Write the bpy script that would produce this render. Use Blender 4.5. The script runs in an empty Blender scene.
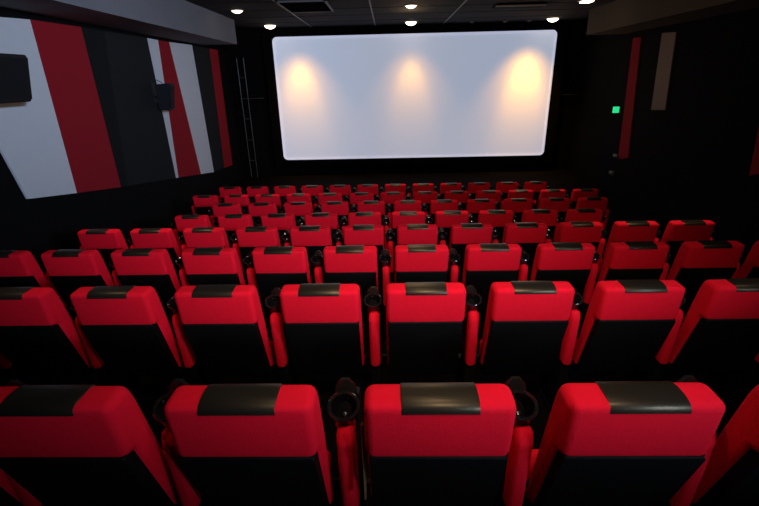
import bpy, bmesh, math, random
from mathutils import Vector, Matrix
random.seed(7)
C = bpy.context.scene.collection
S = bpy.context.scene

# ------------------------------------------------------------------ camera, world, exposure
F = 440.08
PIT, YAW, ROLL = math.radians(21.3932), math.radians(1.5210), math.radians(1.32776)
fw = Vector((-math.sin(YAW)*math.cos(PIT), math.cos(YAW)*math.cos(PIT), -math.sin(PIT)))
rt = Vector((math.cos(YAW), math.sin(YAW), 0)); up = rt.cross(fw)
rt, up = rt*math.cos(ROLL)-up*math.sin(ROLL), up*math.cos(ROLL)+rt*math.sin(ROLL)
cd = bpy.data.cameras.new('camera'); cam = bpy.data.objects.new('camera', cd); C.objects.link(cam)
cd.sensor_width = 36; cd.lens = F/759*36; cd.clip_start = .05; cd.clip_end = 100
cam.matrix_world = Matrix(((rt.x, up.x, -fw.x, 0), (rt.y, up.y, -fw.y, 0), (rt.z, up.z, -fw.z, 0), (0, 0, 0, 1)))
S.camera = cam
S.view_settings.view_transform = 'Standard'; S.view_settings.look = 'None'
S.view_settings.exposure = 0; S.view_settings.gamma = 1; S.view_settings.use_curve_mapping = False
w = bpy.data.worlds.new('world'); S.world = w; w.use_nodes = True
w.node_tree.nodes['Background'].inputs[0].default_value = (.5, .55, .7, 1)
w.node_tree.nodes['Background'].inputs[1].default_value = 0.0

def area(name, loc, target, size, sy, power, col, spread=180):
    l = bpy.data.lights.new(name, 'AREA'); l.shape = 'RECTANGLE'; l.size = size; l.size_y = sy
    l.energy = power; l.color = col; l.spread = math.radians(spread)
    o = bpy.data.objects.new(name, l); C.objects.link(o); o.location = loc
    o.rotation_euler = (Vector(target)-Vector(loc)).to_track_quat('-Z', 'Y').to_euler(); return o
def spot(name, loc, target, power, col, angle, blend, r=.06):
    l = bpy.data.lights.new(name, 'SPOT'); l.energy = power; l.color = col
    l.spot_size = math.radians(angle); l.spot_blend = blend; l.shadow_soft_size = r
    o = bpy.data.objects.new(name, l); C.objects.link(o); o.location = loc
    o.rotation_euler = (Vector(target)-Vector(loc)).to_track_quat('-Z', 'Y').to_euler(); return o

WARM = (1, .46, .04)
# added bluish fill from high at the back right, towards the left wall
area('added_blue_fill', (4.6, -3.3, 1.3), (-5.2, 9.5, .5), 1.2, .5, 85, (.56, .73, 1), 46)
# soft house light above the back rows
spot('house_light', (.5, .1, 1.5), (.2, 3.6, -1.35), 330, (1, .80, .66), 78, 1, .2)

def ray(x, y): return fw*F + rt*(x-379.5) - up*(y-253)
def on_x(x, y, X): d = ray(x, y); return d*(X/d.x)
def on_y(x, y, Y): d = ray(x, y); return d*(Y/d.y)
def on_z(x, y, Z): d = ray(x, y); return d*(Z/d.z)

# ------------------------------------------------------------------ materials
def mat(name, col, rough=.6, spec=.5, bump=0, bscale=60, metal=0, sheen=0, emit=None, es=0, var=0, vscale=8, coat=0):
    m = bpy.data.materials.new(name); m.use_nodes = True
    nt = m.node_tree; b = nt.nodes['Principled BSDF']
    b.inputs['Base Color'].default_value = (*col, 1); b.inputs['Roughness'].default_value = rough
    b.inputs['Specular IOR Level'].default_value = spec; b.inputs['Metallic'].default_value = metal
    b.inputs['Coat Weight'].default_value = coat
    if sheen:
        b.inputs['Sheen Weight'].default_value = sheen; b.inputs['Sheen Roughness'].default_value = .4
        b.inputs['Sheen Tint'].default_value = (*[min(1, c*1.3+.05) for c in col], 1)
    if emit: b.inputs['Emission Color'].default_value = (*emit, 1); b.inputs['Emission Strength'].default_value = es
    tc = nt.nodes.new('ShaderNodeTexCoord')
    if bump:
        n = nt.nodes.new('ShaderNodeTexNoise'); n.inputs['Scale'].default_value = bscale; n.inputs['Detail'].default_value = 3
        bp = nt.nodes.new('ShaderNodeBump'); bp.inputs['Strength'].default_value = bump; bp.inputs['Distance'].default_value = .01
        nt.links.new(tc.outputs['Object'], n.inputs['Vector']); nt.links.new(n.outputs['Fac'], bp.inputs['Height'])
        nt.links.new(bp.outputs['Normal'], b.inputs['Normal'])
    if var:
        n2 = nt.nodes.new('ShaderNodeTexNoise'); n2.inputs['Scale'].default_value = vscale; n2.inputs['Detail'].default_value = 4
        mx = nt.nodes.new('ShaderNodeMix'); mx.data_type = 'RGBA'
        mx.inputs[6].default_value = (*[c*(1-var) for c in col], 1); mx.inputs[7].default_value = (*[min(1, c*(1+var)) for c in col], 1)
        nt.links.new(tc.outputs['Object'], n2.inputs['Vector']); nt.links.new(n2.outputs['Fac'], mx.inputs[0])
        nt.links.new(mx.outputs[2], b.inputs['Base Color'])
    return m
M = {}
M['red'] = mat('red_velour', (.78, .006, .022), .85, .08, .25, 260, sheen=.0, var=.10, vscale=30)
M['leather'] = mat('black_leather', (.013, .011, .008), .38, .5, .06, 160)
M['leather'].node_tree.nodes['Principled BSDF'].inputs['Specular Tint'].default_value = (1, .80, .50, 1)  # warm gold of the lamp reflections put into the tint
M['shell'] = mat('black_back_shell', (.0025, .0024, .0024), .7, .12, .1, 200)
M['plastic'] = mat('black_plastic', (.004, .004, .0045), .6, .2)
M['arm'] = mat('satin_black_plastic', (.010, .010, .010), .3, .5)
M['gloss'] = mat('glossy_black_plastic', (.012, .012, .014), .16, .6)
M['carpet'] = mat('black_carpet', (.0028, .0025, .0025), .95, .05, .5, 90, var=.3)
M['wall'] = mat('black_wall_fabric', (.0045, .0045, .005), .95, .08, .2, 60)
M['ceil'] = mat('black_ceiling', (.03, .03, .033), .9, .1, .2, 40, var=.2)
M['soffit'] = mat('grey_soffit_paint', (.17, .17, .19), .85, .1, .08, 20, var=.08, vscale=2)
M['soffitr'] = mat('dark_brown_soffit', (.09, .07, .05), .85, .1, .08, 20)  # darker and browner than the left soffit
M['white'] = mat('white_panel_fabric', (.62, .64, .68), .9, .1, .1, 80, var=.03)
M['redp'] = mat('red_panel_fabric', (.30, .012, .02), .9, .1, .1, 80)
M['blackp'] = mat('black_panel_fabric', (.016, .017, .018), .9, .1, .2, 60)
M['blackq'] = mat('dark_strip_fabric', (.010, .011, .011), .9, .1, .2, 60)
M['dimwhite'] = mat('dimmed_white_fabric', (.26, .20, .16), .9, .1, .1, 80)  # white panel fabric, the weaker light on this wall put into the colour
M['tee'] = mat('ceiling_tee_metal', (.16, .16, .17), .5, .4)
M['steel'] = mat('dark_steel', (.12, .12, .12), .4, .5, metal=.6)
M['vent'] = mat('vent_paint', (.12, .13, .15), .6, .3)
M['dark'] = mat('vent_dark', (.004, .004, .004), .9, .1)
M['gold_glint'] = mat('gold_glint', (.35, .22, .09), .4, .5, metal=.5)  # gold reflection on a black shell edge, put into a colour
M['lamp'] = mat('lamp_glass', (.9, .8, .7), .4, .3, emit=(1, .80, .58), es=6)
M['lampoff'] = mat('unlit_lamp', (.10, .10, .10), .4, .4)
M['trim'] = mat('lamp_trim', (.2, .18, .16), .5, .4)
M['exit'] = mat('exit_green', (.02, .3, .14), .5, .3, emit=(.02, .75, .27), es=1.0)
M['exitf'] = mat('exit_figure', (.5, .8, .6), .5, .3, emit=(.35, 1, .6), es=1.0)
M['skirt'] = mat('screen_masking', (.003, .003, .003), .95, .05)
M['spk'] = mat('speaker_cabinet', (.012, .012, .015), .6, .2)
M['spkg'] = mat('speaker_grille', (.008, .008, .01), .8, .2, .4, 300)
# projection screen: white cloth and border, projector light put in as emission
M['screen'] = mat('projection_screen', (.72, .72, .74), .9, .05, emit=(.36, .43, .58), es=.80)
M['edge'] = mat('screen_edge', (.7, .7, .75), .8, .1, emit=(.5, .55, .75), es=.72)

# ------------------------------------------------------------------ helpers
def tag(o, label=None, cat=None, group=None, kind=None):
    if label: o['label'] = label
    if cat: o['category'] = cat
    if group: o['group'] = group
    if kind: o['kind'] = kind
    return o
def empty(name, loc, rz=0):
    o = bpy.data.objects.new(name, None); C.objects.link(o); o.location = loc; o.rotation_euler = (0, 0, rz); o.empty_display_size = .1
    return o
def obj(name, bm, m, parent=None, smooth=True, loc=None):
    bmesh.ops.recalc_face_normals(bm, faces=bm.faces)
    me = bpy.data.meshes.new(name); bm.to_mesh(me); bm.free()
    me.materials.append(m)
    if smooth:
        for p in me.polygons: p.use_smooth = True
        me.set_sharp_from_angle(angle=math.radians(40))
    o = bpy.data.objects.new(name, me); C.objects.link(o)
    if parent: o.parent = parent
    if loc: o.location = loc
    return o
def box(bm, x0, x1, y0, y1, z0, z1, bev=0, seg=2, mtx=None):
    r = bmesh.ops.create_cube(bm, size=1)
    vs = r['verts']
    for v in vs:
        v.co = Vector(((x0+x1)/2+v.co.x*(x1-x0), (y0+y1)/2+v.co.y*(y1-y0), (z0+z1)/2+v.co.z*(z1-z0)))
    if bev:
        es = list({e for v in vs for e in v.link_edges})
        rr = bmesh.ops.bevel(bm, geom=es, offset=bev, segments=seg, affect='EDGES', profile=.5)
        vs = list({v for f in rr['faces'] for v in f.verts} | {v for v in vs if v.is_valid})
    if mtx:
        for v in vs: v.co = mtx @ v.co
    return vs
def prism(bm, prof, x0, x1, bev=0, seg=3):
    """closed (y,z) profile swept along x, its two caps rounded over"""
    a = [bm.verts.new((x0, p[0], p[1])) for p in prof]; b = [bm.verts.new((x1, p[0], p[1])) for p in prof]
    n = len(prof)
    fa = bm.faces.new(a); fb = bm.faces.new(b[::-1])
    for i in range(n): bm.faces.new((a[i], b[i], b[(i+1) % n], a[(i+1) % n]))
    if bev: bmesh.ops.bevel(bm, geom=list(fa.edges)+list(fb.edges), offset=bev, segments=seg, affect='EDGES', profile=.5)
def tube(bm, pts, r, n=8):
    pts = [Vector(p) for p in pts]; rings = []
    for i, p in enumerate(pts):
        t = (pts[min(i+1, len(pts)-1)]-pts[max(i-1, 0)]).normalized()
        a = t.cross(Vector((0, 0, 1)) if abs(t.z) < .9 else Vector((1, 0, 0))).normalized(); b = t.cross(a)
        rings.append([bm.verts.new(p+(a*math.cos(2*math.pi*k/n)+b*math.sin(2*math.pi*k/n))*r) for k in range(n)])
    for i in range(len(rings)-1):
        for k in range(n): bm.faces.new((rings[i][k], rings[i][(k+1) % n], rings[i+1][(k+1) % n], rings[i+1][k]))
    bm.faces.new(rings[0]); bm.faces.new(rings[-1][::-1])
def lathe(bm, prof, n=24, c=(0, 0, 0), close=False):
    rings = []
    for r, z in prof:
        rings.append([bm.verts.new((c[0]+r*math.cos(2*math.pi*k/n), c[1]+r*math.sin(2*math.pi*k/n), c[2]+z)) for k in range(n)])
    m = len(rings)
    for i in range(m if close else m-1):
        for k in range(n): bm.faces.new((rings[i][k], rings[i][(k+1) % n], rings[(i+1) % m][(k+1) % n], rings[(i+1) % m][k]))
    if not close:
        if prof[0][0] > 0: bm.faces.new(rings[0])
        if prof[-1][0] > 0: bm.faces.new(rings[-1])
    return bm
def slab(bm, pts, nrm, th):
    a = [bm.verts.new(p) for p in pts]; b = [bm.verts.new(Vector(p)+Vector(nrm)*th) for p in pts]
    n = len(pts); bm.faces.new(a); bm.faces.new(b[::-1])
    for i in range(n): bm.faces.new((a[i], b[i], b[(i+1) % n], a[(i+1) % n]))
def smooth_loop(pts, r=.02, seg=4):
    """round each corner of a closed 2D polygon"""
    out = []; n = len(pts)
    for i in range(n):
        p0, p, p1 = Vector(pts[i-1]), Vector(pts[i]), Vector(pts[(i+1) % n])
        a = (p0-p); b = (p1-p); d = min(r, a.length*.48, b.length*.48)
        s, e = p+a.normalized()*d, p+b.normalized()*d
        for k in range(seg+1):
            t = k/seg; out.append(tuple(s*(1-t)**2+p*2*t*(1-t)+e*t*t))
    return out

def inset(pts, d):
    n = len(pts); A = sum(pts[i][0]*pts[(i+1) % n][1]-pts[(i+1) % n][0]*pts[i][1] for i in range(n)); sg = 1 if A > 0 else -1
    out = []
    for i in range(n):
        p0, p, p1 = Vector(pts[i-1]), Vector(pts[i]), Vector(pts[(i+1) % n])
        a, b = (p-p0).normalized(), (p1-p).normalized()
        na, nb = Vector((-a.y, a.x))*sg, Vector((-b.y, b.x))*sg
        m = (na+nb).normalized(); out.append(tuple(p+m*(d/max(.5, m.dot(na)))))
    return out
def pillow(bm, poly, x0, x1, r, cr=.025, seg=5, cseg=4):
    """closed (y,z) polygon swept along x with rounded corners and softly rounded ends"""
    rings = []
    st = [(r-r*math.sin(math.pi/2*k/seg), r-r*math.cos(math.pi/2*k/seg)) for k in range(seg+1)]  # (x offset, inset) from rim to outer
    st = [(r*(1-math.sin(math.pi/2*k/seg)), r*(1-math.cos(math.pi/2*k/seg))) for k in range(seg+1)]
    for xo, ins in reversed(st): rings.append((x0+xo, ins))
    for xo, ins in st: rings.append((x1-xo, ins))
    V = []
    for x, ins in rings:
        q = smooth_loop(inset(poly, ins), max(.003, cr-ins*.5), cseg)
        V.append([bm.verts.new((x, a, b)) for a, b in q])
    n = len(V[0])
    for i in range(len(V)-1):
        for k in range(n): bm.faces.new((V[i][k], V[i][(k+1) % n], V[i+1][(k+1) % n], V[i+1][k]))
    bm.faces.new(V[0]); bm.faces.new(V[-1][::-1])

# ------------------------------------------------------------------ the room
XL, XR, ZC, YS, YB = -5.2, 6.4, 1.64, 15.6, -4.2
PITCH = .6; SEAT_H = 1.03
ROWS = [  # X of first seat, Y, Z of the headrest top, first k, last k
    (-1.060, 1.127, -0.874, -1, 4),
    (-1.604, 2.296, -1.081, -2, 7),
    (-2.739, 3.497, -1.296, -1, 10),
    (-3.296, 4.713, -1.503, 0, 11),
    (-2.750, 5.860, -1.684, 0, 9),
    (-2.707, 7.059, -1.838, 0, 10),
    (-3.533, 8.211, -1.973, 0, 12),
    (-3.474, 9.413, -2.086, 0, 11),]
# stepped floor: one tier to each row
tiers = []
y = YB; 
levels = [(-1.9, -.834+.68), (-.75, -.834+.45), (.42, -.834+.225)] + [(r[1]+.60, r[2]) for r in ROWS]
prof = [(YB, -5), ]
for i, (ye, z) in enumerate(levels):
    zf = z-SEAT_H
    prof += [(YB if i == 0 else levels[i-1][0], zf), (ye if i < len(levels)-1 else YS+.5, zf)]
prof.append((YS+.5, -5))
bm = bmesh.new(); prism(bm, prof, XL-.3, XR+.3); tag(obj('floor', bm, M['carpet'], smooth=False), kind='structure')
FRONT_Z = ROWS[-1][2]-SEAT_H
def boxo(name, x0, x1, y0, y1, z0, z1, m, bev=0):
    b = bmesh.new(); box(b, x0, x1, y0, y1, z0, z1, bev); return obj(name, b, m, smooth=bool(bev))
for nm, a in (('wall_left', (XL-.2, XL, YB-.2, YS+.5)), ('wall_right', (XR, XR+.2, YB-.2, YS+.5)), ('wall_front', (XL, XR, YS+.3, YS+.5)), ('wall_back', (XL, XR, YB-.2, YB))):
    tag(boxo(nm, *a, -5, ZC+.2, M['wall']), kind='structure')
tag(boxo('ceiling', XL, XR, YB, YS+.3, ZC, ZC+.15, M['ceil']), kind='structure')
# lowered side soffits
SOZ = 1.03
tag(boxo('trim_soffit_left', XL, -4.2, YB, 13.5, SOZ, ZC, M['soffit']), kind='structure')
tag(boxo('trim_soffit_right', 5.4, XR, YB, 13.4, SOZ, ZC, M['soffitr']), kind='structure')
# ceiling grid bars
bm = bmesh.new()
def bar_line(a, b, wd=.03):
    p, q = on_z(*a, ZC), on_z(*b, ZC); xm = (p.x+q.x)/2
    box(bm, xm-wd/2, xm+wd/2, YB+.05, YS+.2, ZC-.012, ZC)
bar_line((282, 9), (319, 30)); bar_line((366, 0), (378, 28)); bar_line((456, 3), (443, 29))
tag(obj('trim_ceiling_bars', bm, M['tee'], smooth=False), kind='structure')
bm = bmesh.new()
for yy in [YB+.6+1.2*i for i in range(17)]: box(bm, -4.19, 5.39, yy-.006, yy+.006, ZC-.006, ZC)
tag(obj('trim_ceiling_joints', bm, M['blackp'], smooth=False), kind='structure')

# ------------------------------------------------------------------ wall panels
def panel(px, X, m, label, th=.03, group=None):
    s = 1 if X < 0 else -1
    pts = [on_x(a, b, X) for a, b in px]
    for p in pts: p.z = min(p.z, SOZ-.012)
    c = sum(pts, Vector())/len(pts); base = Vector((X, c.y, min(p.z for p in pts)))
    bm = bmesh.new(); slab(bm, [p-base for p in pts], (-s, 0, 0), th)
    o = obj('wall_panel', bm, m, smooth=False, loc=base); tag(o, label, 'wall panel', group); return o
G = 'slanted fabric panels on the left wall'
XP = XL+.03
panel([(-60, 12), (30, 19.5), (77, 193), (28, 199), (-24, 104)], XP, M['white'], 'large white slanted wall panel nearest the camera, behind the big speaker', group=G)
panel([(30, 19.5), (81, 27), (121, 187), (77, 193)], XP, M['redp'], 'wide dark red slanted wall panel beside the large white one', group=G)
panel([(81, 27), (104, 31), (128, 186), (121, 187)], XP, M['blackq'], 'thin black slanted panel strip right of the wide red panel', group=G)
panel([(104, 31), (147, 38), (158, 90), (176, 178), (128, 186)], XP, M['blackp'], 'wide charcoal wall panel in the middle of the left wall', group=G)
panel([(147, 38), (158, 40), (178.5, 177.5), (176, 178)], XP, M['white'], 'narrow tapering white wall panel partly behind the small speaker', group=G)
panel([(158, 40), (169, 42), (201, 174), (178.5, 177.5)], XP, M['redp'], 'red slanted wall panel between two white panels', group=G)
panel([(169, 42), (192, 45), (214, 172), (201, 174)], XP, M['white'], 'white slanted wall panel right of the far red one', group=G)
panel([(192, 45), (209.5, 48.5), (224.5, 168), (214, 172)], XP, M['blackp'], 'black slanted wall panel between white panel and last thin red one', group=G)
panel([(209.5, 48.5), (217.5, 50), (232.5, 165), (224.5, 168)], XP, M['redp'], 'thin red wall panel at the screen end of the left wall', group=G)
G2 = 'slanted fabric panels on the right wall'
XQ = XR-.03
panel([(633, 38), (641, 37), (628, 158), (618, 159)], XQ, M['redp'], 'thin dark red wall panel beside the green exit sign', group=G2)
panel([(662, 33), (676, 32), (665, 110), (651, 110)], XQ, M['dimwhite'], 'short white wall panel in a dimmed tone on the dark right wall', group=G2)
panel([(749, 176), (775, 170), (790, 60), (772, 60)], XQ, M['redp'], 'dim red wall panel at the right edge of the photo', group=G2)

# ------------------------------------------------------------------ screen
def rrect(x0, x1, z0, z1, r, n=6):
    out = []
    for cx, cz, a0 in ((x1-r, z1-r, 0), (x0+r, z1-r, 90), (x0+r, z0+r, 180), (x1-r, z0+r, 270)):
        for k in range(n+1):
            a = math.radians(a0+90*k/n); out.append((cx+r*math.cos(a), cz+r*math.sin(a)))
    return out
tl, tr_, br, bl = on_y(271, 37, YS), on_y(556, 30, YS), on_y(546, 155, YS), on_y(286, 160, YS)
sx0, sx1 = (tl.x+bl.x)/2-.02, (tr_.x+br.x)/2-.02; sz1, sz0 = (tl.z+tr_.z)/2, (bl.z+br.z)/2
cxs = (sx0+sx1)/2
ps = empty('projection_screen', (cxs, YS, sz0)); tag(ps, 'large white cinema projection screen on the black front wall', 'screen')
W2, HH = (sx1-sx0)/2, sz1-sz0
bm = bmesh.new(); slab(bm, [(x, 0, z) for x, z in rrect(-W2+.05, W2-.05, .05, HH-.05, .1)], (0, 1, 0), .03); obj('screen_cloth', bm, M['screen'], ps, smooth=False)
bm = bmesh.new()
o_, i_ = rrect(-W2, W2, 0, HH, .15), rrect(-W2+.05, W2-.05, .05, HH-.05, .1)
lay = []
for yy in (-.02, .04):
    lay.append(([bm.verts.new((x, yy, z)) for x, z in o_], [bm.verts.new((x, yy, z)) for x, z in i_]))
n = len(o_)
for k in range(n):
    j = (k+1) % n
    bm.faces.new((lay[0][0][k], lay[0][0][j], lay[0][1][j], lay[0][1][k])); bm.faces.new((lay[1][0][k], lay[1][0][j], lay[1][1][j], lay[1][1][k]))
    bm.faces.new((lay[0][0][k], lay[0][0][j], lay[1][0][j], lay[1][0][k])); bm.faces.new((lay[0][1][k], lay[0][1][j], lay[1][1][j], lay[1][1][k]))
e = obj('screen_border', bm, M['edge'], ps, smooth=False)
bm = bmesh.new(); box(bm, -W2-.35, W2+.35, .05, .28, -.3, HH+.08, .01); obj('masking_frame', bm, M['skirt'], ps, smooth=False)

# steel rails either side of the screen
def rails(name, pts_list, label, Y, r=.014):
    base = on_y(*pts_list[0][0], Y); base.z = FRONT_Z
    t = empty(name, base); tag(t, label, 'rail')
    for k, seg in enumerate(pts_list):
        b = bmesh.new(); P = [on_y(*q, Y)-base for q in seg]
        tube(b, P, r, 6); obj('rail' if k else 'post', b, M['steel'], t)
    return t
pl = on_y(252, 180, YS-.1); 
t = empty('steel_rail_frame', (pl.x, YS-.1, FRONT_Z)); tag(t, 'thin dark steel pipe frame left of the screen', 'pipe frame')
for dx in (0, .22):
    bm = bmesh.new(); tube(bm, [(dx, 0, 0), (dx, 0, 3.9)], .014, 6); obj('post', bm, M['steel'], t)
for zz in (.6, 1.3, 2.0, 2.65, 3.3):
    bm = bmesh.new(); tube(bm, [(0, 0, zz), (.22 if zz != 2.65 else .75, 0, zz)], .012, 6); obj('rung', bm, M['steel'], t)
pr = on_y(557, 95, YS-.06)
t = empty('wall_rail', pr); tag(t, 'thin grey horizontal rail on the front wall right of the screen', 'rail')
bm = bmesh.new(); tube(bm, [(.1, .2, 0), (1.25, .2, 0)], .016, 6); obj('bar', bm, M['steel'], t)
for dx in (.2, 1.1):
    bm = bmesh.new(); box(bm, dx-.02, dx+.02, .2, .36, -.02, .02, .004, 1); obj('bracket', bm, M['steel'], t)

# ------------------------------------------------------------------ speakers
def speaker(y0, y1, z0, z1, dep_top, dep_bot, label):
    ym = (y0+y1)/2
    t = empty('wall_speaker', (XL+.06, ym, z0)); tag(t, label, 'speaker', 'speakers on the left wall')
    h = z1-z0; wy = (y1-y0)/2
    g = .10
    pts = smooth_loop([(g, .02), (g+dep_bot, 0), (g+dep_top, h), (g, h*.96)], .04)
    bm = bmesh.new()
    a = [bm.verts.new((p[0], -wy, p[1])) for p in pts]; b = [bm.verts.new((p[0], wy, p[1])) for p in pts]
    n = len(pts); fa = bm.faces.new(a); fb = bm.faces.new(b[::-1])
    for i in range(n): bm.faces.new((a[i], b[i], b[(i+1) % n], a[(i+1) % n]))
    bmesh.ops.bevel(bm, geom=list(fa.edges)+list(fb.edges), offset=.02, segments=3, affect='EDGES')
    obj('cabinet', bm, M['spk'], t)
    bm = bmesh.new(); s = (dep_top-dep_bot)/h
    q = [(g+dep_bot+s*zz+.004, yy, zz) for zz, yy in ((.05, -wy+.03), (.05, wy-.03), (h-.05, wy-.03), (h-.05, -wy+.03))]
    slab(bm, q, (1, 0, 0), .012); obj('grille', bm, M['spkg'], t, smooth=False)
    bm = bmesh.new(); box(bm, -.03, .0, -.08, .08, h*.3, h+.06, .005); tube(bm, [(-.01, 0, h*.5), (.12, 0, h*.5)], .025); tube(bm, [(-.01, 0, h+.03), (.1, 0, h+.07), (.2, .02, h+.01), (.2, .02, h-.04)], .008)
    obj('wall_bracket', bm, M['spk'], t)
a = on_x(30, 56, XL+.42); b = on_x(30, 102, XL+.42)
yy = (a.y+b.y)/2
speaker(yy-.72, yy-.16, b.z, a.z, .44, .33, 'large black wall speaker mounted on the white panel at left edge')
a = on_x(173, 83, XL+.45); b = on_x(169, 111, XL+.38)
speaker(a.y-.26, a.y+.0, b.z, a.z, .32, .22, 'smaller black wall speaker in front of the red and white stripes')

# ------------------------------------------------------------------ seats
PR = [(.004, 1.03), (-.108, 1.024), (-.085, .806), (-.045, .80), (.085, .38), (.145, .36), (.145, .46), (.075, .78), (.03, .97)]
SHELL = smooth_loop([(-.0935, .816), (-.045, .82), (.0, .79), (.12, .40), (.11, .33), (.055, .345), (.03, .42)], .012)
def make_patch():
    bm = bmesh.new()
    line = [(.017, 1.005), (.008, 1.022), (-.004, 1.030), (-.03, 1.0325), (-.06, 1.031), (-.082, 1.0285), (-.098, 1.021), (-.1065, 1.008), (-.1075, .998)]
    ctr = Vector((-.05, .97)); inner = [tuple(Vector(p)+(ctr-Vector(p)).normalized()*.012) for p in line]
    prism(bm, line+inner[::-1], -.1155, .1155, .003, 2); return bm
SW = .226
def make_seat():
    t = empty('cinema_seat', (0, 0, 0))
    bm = bmesh.new(); pillow(bm, PR, -SW, SW, .03, .028); obj('backrest', bm, M['red'], t)
    obj('headrest_patch', make_patch(), M['leather'], t)
    bm = bmesh.new(); prism(bm, SHELL, -SW+.012, SW-.012, .012, 2); obj('back_shell', bm, M['shell'], t)
    # tip-up seat, folded
    bm = bmesh.new(); pillow(bm, [(.19, .30), (.25, .28), (.31, .38), (.32, .44), (.28, .46), (.23, .42)], -.195, .195, .025, .03); obj('tip_up_seat', bm, M['red'], t)
    bm = bmesh.new(); tube(bm, [(-.26, .18, .40), (.26, .18, .40)], .018); obj('hinge_bar', bm, M['plastic'], t)
    return t
def make_arm(t, x):
    bm = bmesh.new()
    pillow(bm, [(.03, .42), (.005, .77), (.025, .818), (.075, .808), (.09, .77), (.105, .42)], x-.032, x+.032, .026, .02)
    obj('side_pad', bm, M['red'], t)
    bm = bmesh.new(); box(bm, x-.03, x+.03, .06, .36, .02, .62, .008); box(bm, x-.04, x+.04, .02, .40, .0, .03, .005); obj('leg_panel', bm, M['shell'], t)
    bm = bmesh.new(); prism(bm, smooth_loop([(.10, .66), (.10, .78), (.22, .785), (.33, .76), (.35, .73), (.33, .60), (.12, .60)], .02), x-.03, x+.03, .014, 3)
    ar = obj('armrest', bm, M['plastic'], t)
    bm = bmesh.new(); P = [(.125, .78), (.128, .86), (.150, .925), (.165, .925), (.20, .86), (.25, .78)]
    V = [[bm.verts.new((x-.006+w*u, a, b)) for a, b in P] for u, w in ((-1, .036), (-.35, .036), (.35, .036), (1, .036))]
    for q, dz in ((0, -.028), (3, -.028)):
        for v in V[q]:
            if v.co.z > .85: v.co.z += dz
    for i in range(3):
        for k in range(5): bm.faces.new((V[i][k], V[i][k+1], V[i+1][k+1], V[i+1][k]))
        bm.faces.new((V[i][0], V[i+1][0], V[i+1][5], V[i][5]))
    bm.faces.new(V[0]); bm.faces.new(V[3][::-1])
    obj('holder_ridge', bm, M['arm'], ar)
    bm = bmesh.new(); R = .05
    lathe(bm, [(R*.8, -.085), (R*.92, -.02), (R, .03), (R+.006, .042), (R, .048), (R-.006, .042), (R*.84, .0), (R*.74, -.07), (.001, -.072)], 22)
    lathe(bm, [(.012, -.07), (.012, -.02), (.008, -.012), (.0005, -.01)], 10, (.0, .0, 0))
    bmesh.ops.transform(bm, matrix=Matrix.Translation((x-.006, .088, .84)) @ Matrix.Rotation(math.radians(22), 4, 'X'), verts=bm.verts)
    obj('cup_holder', bm, M['gloss'], ar)
ORD = ['first', 'second', 'third', 'fourth', 'fifth', 'sixth', 'seventh', 'eighth', 'ninth', 'tenth', 'eleventh', 'twelfth', 'thirteenth']
ROWN = ['nearest row', 'second row from camera', 'third row from camera', 'fourth row from camera', 'fifth row from camera', 'sixth row from camera', 'seventh row from camera', 'farthest row by screen']
proto = make_seat(); make_arm(proto, .3)
def copy_tree(o, parent=None):
    c = o.copy(); C.objects.link(c)
    if parent: c.parent = parent
    for ch in list(o.children): copy_tree(ch, c)
    return c
def dup(): return copy_tree(proto)
end_src = None; first = True
rs = random.Random(3)
for i, (x0, y0, zt, k0, k1) in enumerate(ROWS):
    n = k1-k0+1
    for j, k in enumerate(range(k0, k1+1)):
        o = proto if first else dup(); first = False
        X = x0+k*PITCH
        o.location = (X, y0, zt-SEAT_H)
        if j == 0: place = 'at the left end of the '+ROWN[i]
        elif j == n-1: place = 'at the right end of the '+ROWN[i]
        elif j < n/2: place = ORD[j]+' from left in the '+ROWN[i]
        else: place = ORD[n-1-j]+' from right in the '+ROWN[i]
        look = 'cut-off red seat showing its side, ' if (i, k) in ((0, -1), (1, -2), (1, 7)) else 'red seat with black headrest patch, '
        tag(o, look+place, 'cinema seat', 'red cinema seats in rows')
        o['row'] = i; o['col'] = k
ends = [o for o in list(C.objects) if o.get('category') == 'cinema seat' and o['col'] == ROWS[o['row']][3]]
e0 = ends[0]; make_arm(e0, -.3)
extra = [c for c in e0.children if (c.name.startswith(('side_pad', 'leg_panel', 'armrest')) and c.bound_box[0][0] < 0)]
for o in ends[1:]:
    for c in extra: copy_tree(c, o)
for o in C.objects:
    if o.get('category') == 'cinema seat': del o['row']; del o['col']
# gold reflection on a shell edge in the nearest row, built as a strip
mid = [o for o in C.objects if o.get('label', '').endswith('third from right in the nearest row')]
if mid:
    bm = bmesh.new(); box(bm, -.240, -.232, -.045, -.025, .58, .90, .002, 1, Matrix.Identity(4)); obj('edge_glint_strip', bm, M['gold_glint'], mid[0])['label'] = 'thin gold reflection strip on the shell edge'

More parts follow.
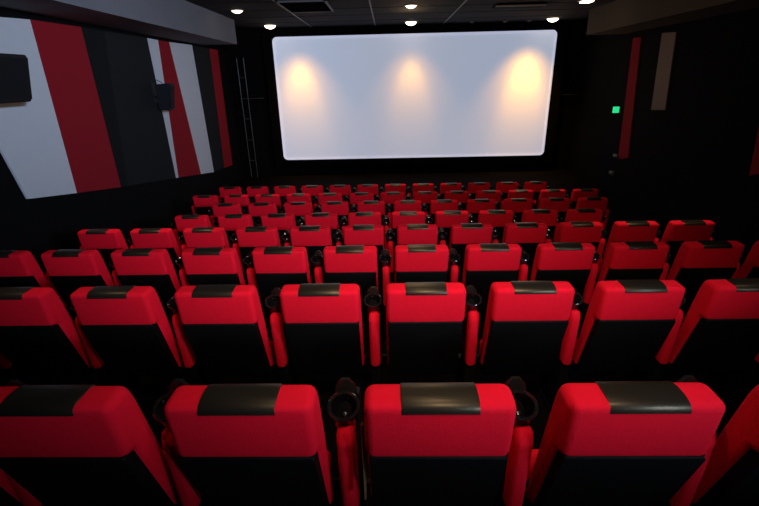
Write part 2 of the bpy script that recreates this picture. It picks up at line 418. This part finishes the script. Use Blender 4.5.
# ------------------------------------------------------------------ ceiling lamps
LG = 'round ceiling downlights'
def lamp(p, label, lit=True, r=.17, h=.09):
    t = empty('ceiling_lamp', (p.x, p.y, ZC)); tag(t, label, 'ceiling lamp', LG if lit else 'small unlit ceiling lamps')
    bm = bmesh.new(); lathe(bm, [(r+.03, 0), (r+.03, -.015), (r, -.022), (r-.01, 0)], 24, close=True); obj('trim_ring', bm, M['trim'], t)
    bm = bmesh.new(); lathe(bm, [(r*math.cos(a), -h*math.sin(a)) for a in [math.radians(x) for x in (0, 20, 40, 60, 78)]]+[(.0005, -h)], 24); obj('lens', bm, M['lamp'] if lit else M['lampoff'], t)
    return t
LY0, LY1 = 14.75, 11.75
xs = [on_z(270, 25, ZC), on_z(411, 21.5, ZC), on_z(553, 18, ZC), on_z(237, 10, ZC), on_z(411, 5, ZC)]
names = ['round lit ceiling lamp above the left corner of the screen', 'round lit ceiling lamp above the middle of the screen', 'round lit ceiling lamp above the right corner of the screen',
         'round lit ceiling lamp nearest the left soffit', 'round lit ceiling lamp at the top edge, above the centre one']
for p, nm in zip(xs, names): lamp(p, nm, True, .17 if p.y > 13 else .13, .11 if p.y > 13 else .07)
q = on_z(587, -.5, ZC)
t = empty('square_ceiling_lamp', (q.x, q.y, ZC)); tag(t, 'small square lit ceiling lamp near the right soffit', 'ceiling lamp')
bm = bmesh.new(); box(bm, -.16, .16, -.16, .16, -.03, 0, .006); obj('frame', bm, M['trim'], t)
bm = bmesh.new(); box(bm, -.12, .12, -.12, .12, -.06, -.02, .01); obj('diffuser', bm, M['lamp'], t)
for px, nm in (((472, 21.5), 'tiny unlit ceiling spot left of the two right ones, above the screen'), ((505, 21), 'tiny unlit ceiling spot, middle of three above the screen'), ((529, 20.5), 'tiny unlit ceiling spot, nearest the right lamp above the screen')):
    lamp(on_z(*px, ZC), nm, False, .05, .05)
# light of the three lamps in front of the screen: narrow beams leaning onto the cloth
for k, (tx, pw) in enumerate(((301, 270), (411, 175), (525, 470))):
    X = on_y(tx, 80, YS).x
    spot('wall_wash_beam', (X, 14.85, ZC-.14), (X, YS-.1, -.5), pw, WARM, 46, 1, .10)
    spot('wall_wash_beam', (X, 14.6, ZC-.14), (X, YS-.1, -1.5), pw*.8, WARM, 84, 1, .2)
# downlights over the seating
for X, Y, pw, an in ((xs[3].x, 11.7, 30, 70), (xs[4].x, 11.7, 60, 70), (xs[5].x if len(xs) > 5 else 4.6, 11.7, 8, 60),
                     (-2.1, 8.3, 190, 40), (.5, 9.5, 230, 40), (2.8, 8.3, 230, 36), (.6, 5.9, 170, 44), (2.9, 4.5, 210, 42),
                     (-2.7, 4.6, 170, 48), (.2, 3.2, 60, 60), (-2.4, 2.3, 60, 60), (2.9, 2.3, 60, 55), (.3, 1.6, 60, 95)):
    spot('lamp_beam', (X, Y, ZC-.14), (X, Y+.05, -3), pw, (1, .78, .58), an, 1, .1)

for X, Y, pw in ((.35, 7.3, 50), (.6, 12.6, 12)):  # added unseen warm lights for glints on the headrest patches
    l = bpy.data.lights.new('added_glint_light', 'POINT'); l.energy = pw; l.color = (1, .66, .34); l.shadow_soft_size = .16
    lo = bpy.data.objects.new('added_glint_light', l); C.objects.link(lo); lo.location = (X, Y, ZC-.25)

# ------------------------------------------------------------------ vents, sign, small fixtures
a, b = on_z(288, 8, ZC), on_z(326, 4, ZC)
t = empty('ceiling_vent', ((a.x+b.x)/2, (a.y+b.y)/2, ZC)); tag(t, 'dark square ceiling vent with pale rim, left of centre', 'vent')
bm = bmesh.new()
for bx in ((-.55, .55, -.8, -.75), (-.55, .55, .75, .8), (-.55, -.5, -.8, .8), (.5, .55, -.8, .8)): box(bm, *bx, -.03, 0)
obj('rim', bm, M['vent'], t, smooth=False)
bm = bmesh.new(); box(bm, -.5, .5, -.75, .75, -.008, 0)
for k in range(9): box(bm, -.5, .5, -.66+k*.165, -.65+k*.165, -.028, -.006)
obj('louvres', bm, M['dark'], t, smooth=False)
a = on_z(519, 4.5, ZC)
t = empty('ceiling_diffuser', (a.x, a.y, ZC)); tag(t, 'long dark ceiling air diffuser with pale blue edge, right of centre', 'vent')
bm = bmesh.new(); box(bm, -.6, .6, -.2, .2, -.05, 0, .006); obj('housing', bm, M['dark'], t, smooth=False)
bm = bmesh.new(); box(bm, -.6, .6, -.23, -.2, -.065, -.035); obj('edge_strip', bm, mat('pale_edge', (.5, .62, .72), .5, .4), t, smooth=False)

p = on_x(616, 109, XR-.16)
t = empty('exit_sign', (p.x, p.y, p.z-.1)); tag(t, 'small glowing green exit sign on the dark right wall', 'exit sign')
bm = bmesh.new(); box(bm, -.075, .08, -.03, .03, 0, .16, .008); obj('sign_box', bm, M['exit'], t, smooth=False)
bm = bmesh.new(); box(bm, .08, .16, -.015, .015, .08, .14); obj('bracket', bm, M['plastic'], t, smooth=False)
p = on_x(614, 158, XR-.04)
for (px, py), lb, in (((616, 156), 'small pale grey wall fitting below the thin red panel'), ((612, 173), 'small pale grey fitting lower on the right wall near the floor')):
    p = on_x(px, py, XR-.05)
    t = empty('wall_fitting', p); tag(t, lb, 'wall fitting')
    bm = bmesh.new(); box(bm, -.04, .05, -.12, .12, -.05, .05, .02); obj('cover', bm, M['vent'], t)
    bm = bmesh.new(); box(bm, -.06, -.035, -.06, .06, -.02, .02, .008); obj('knob', bm, M['steel'], t)
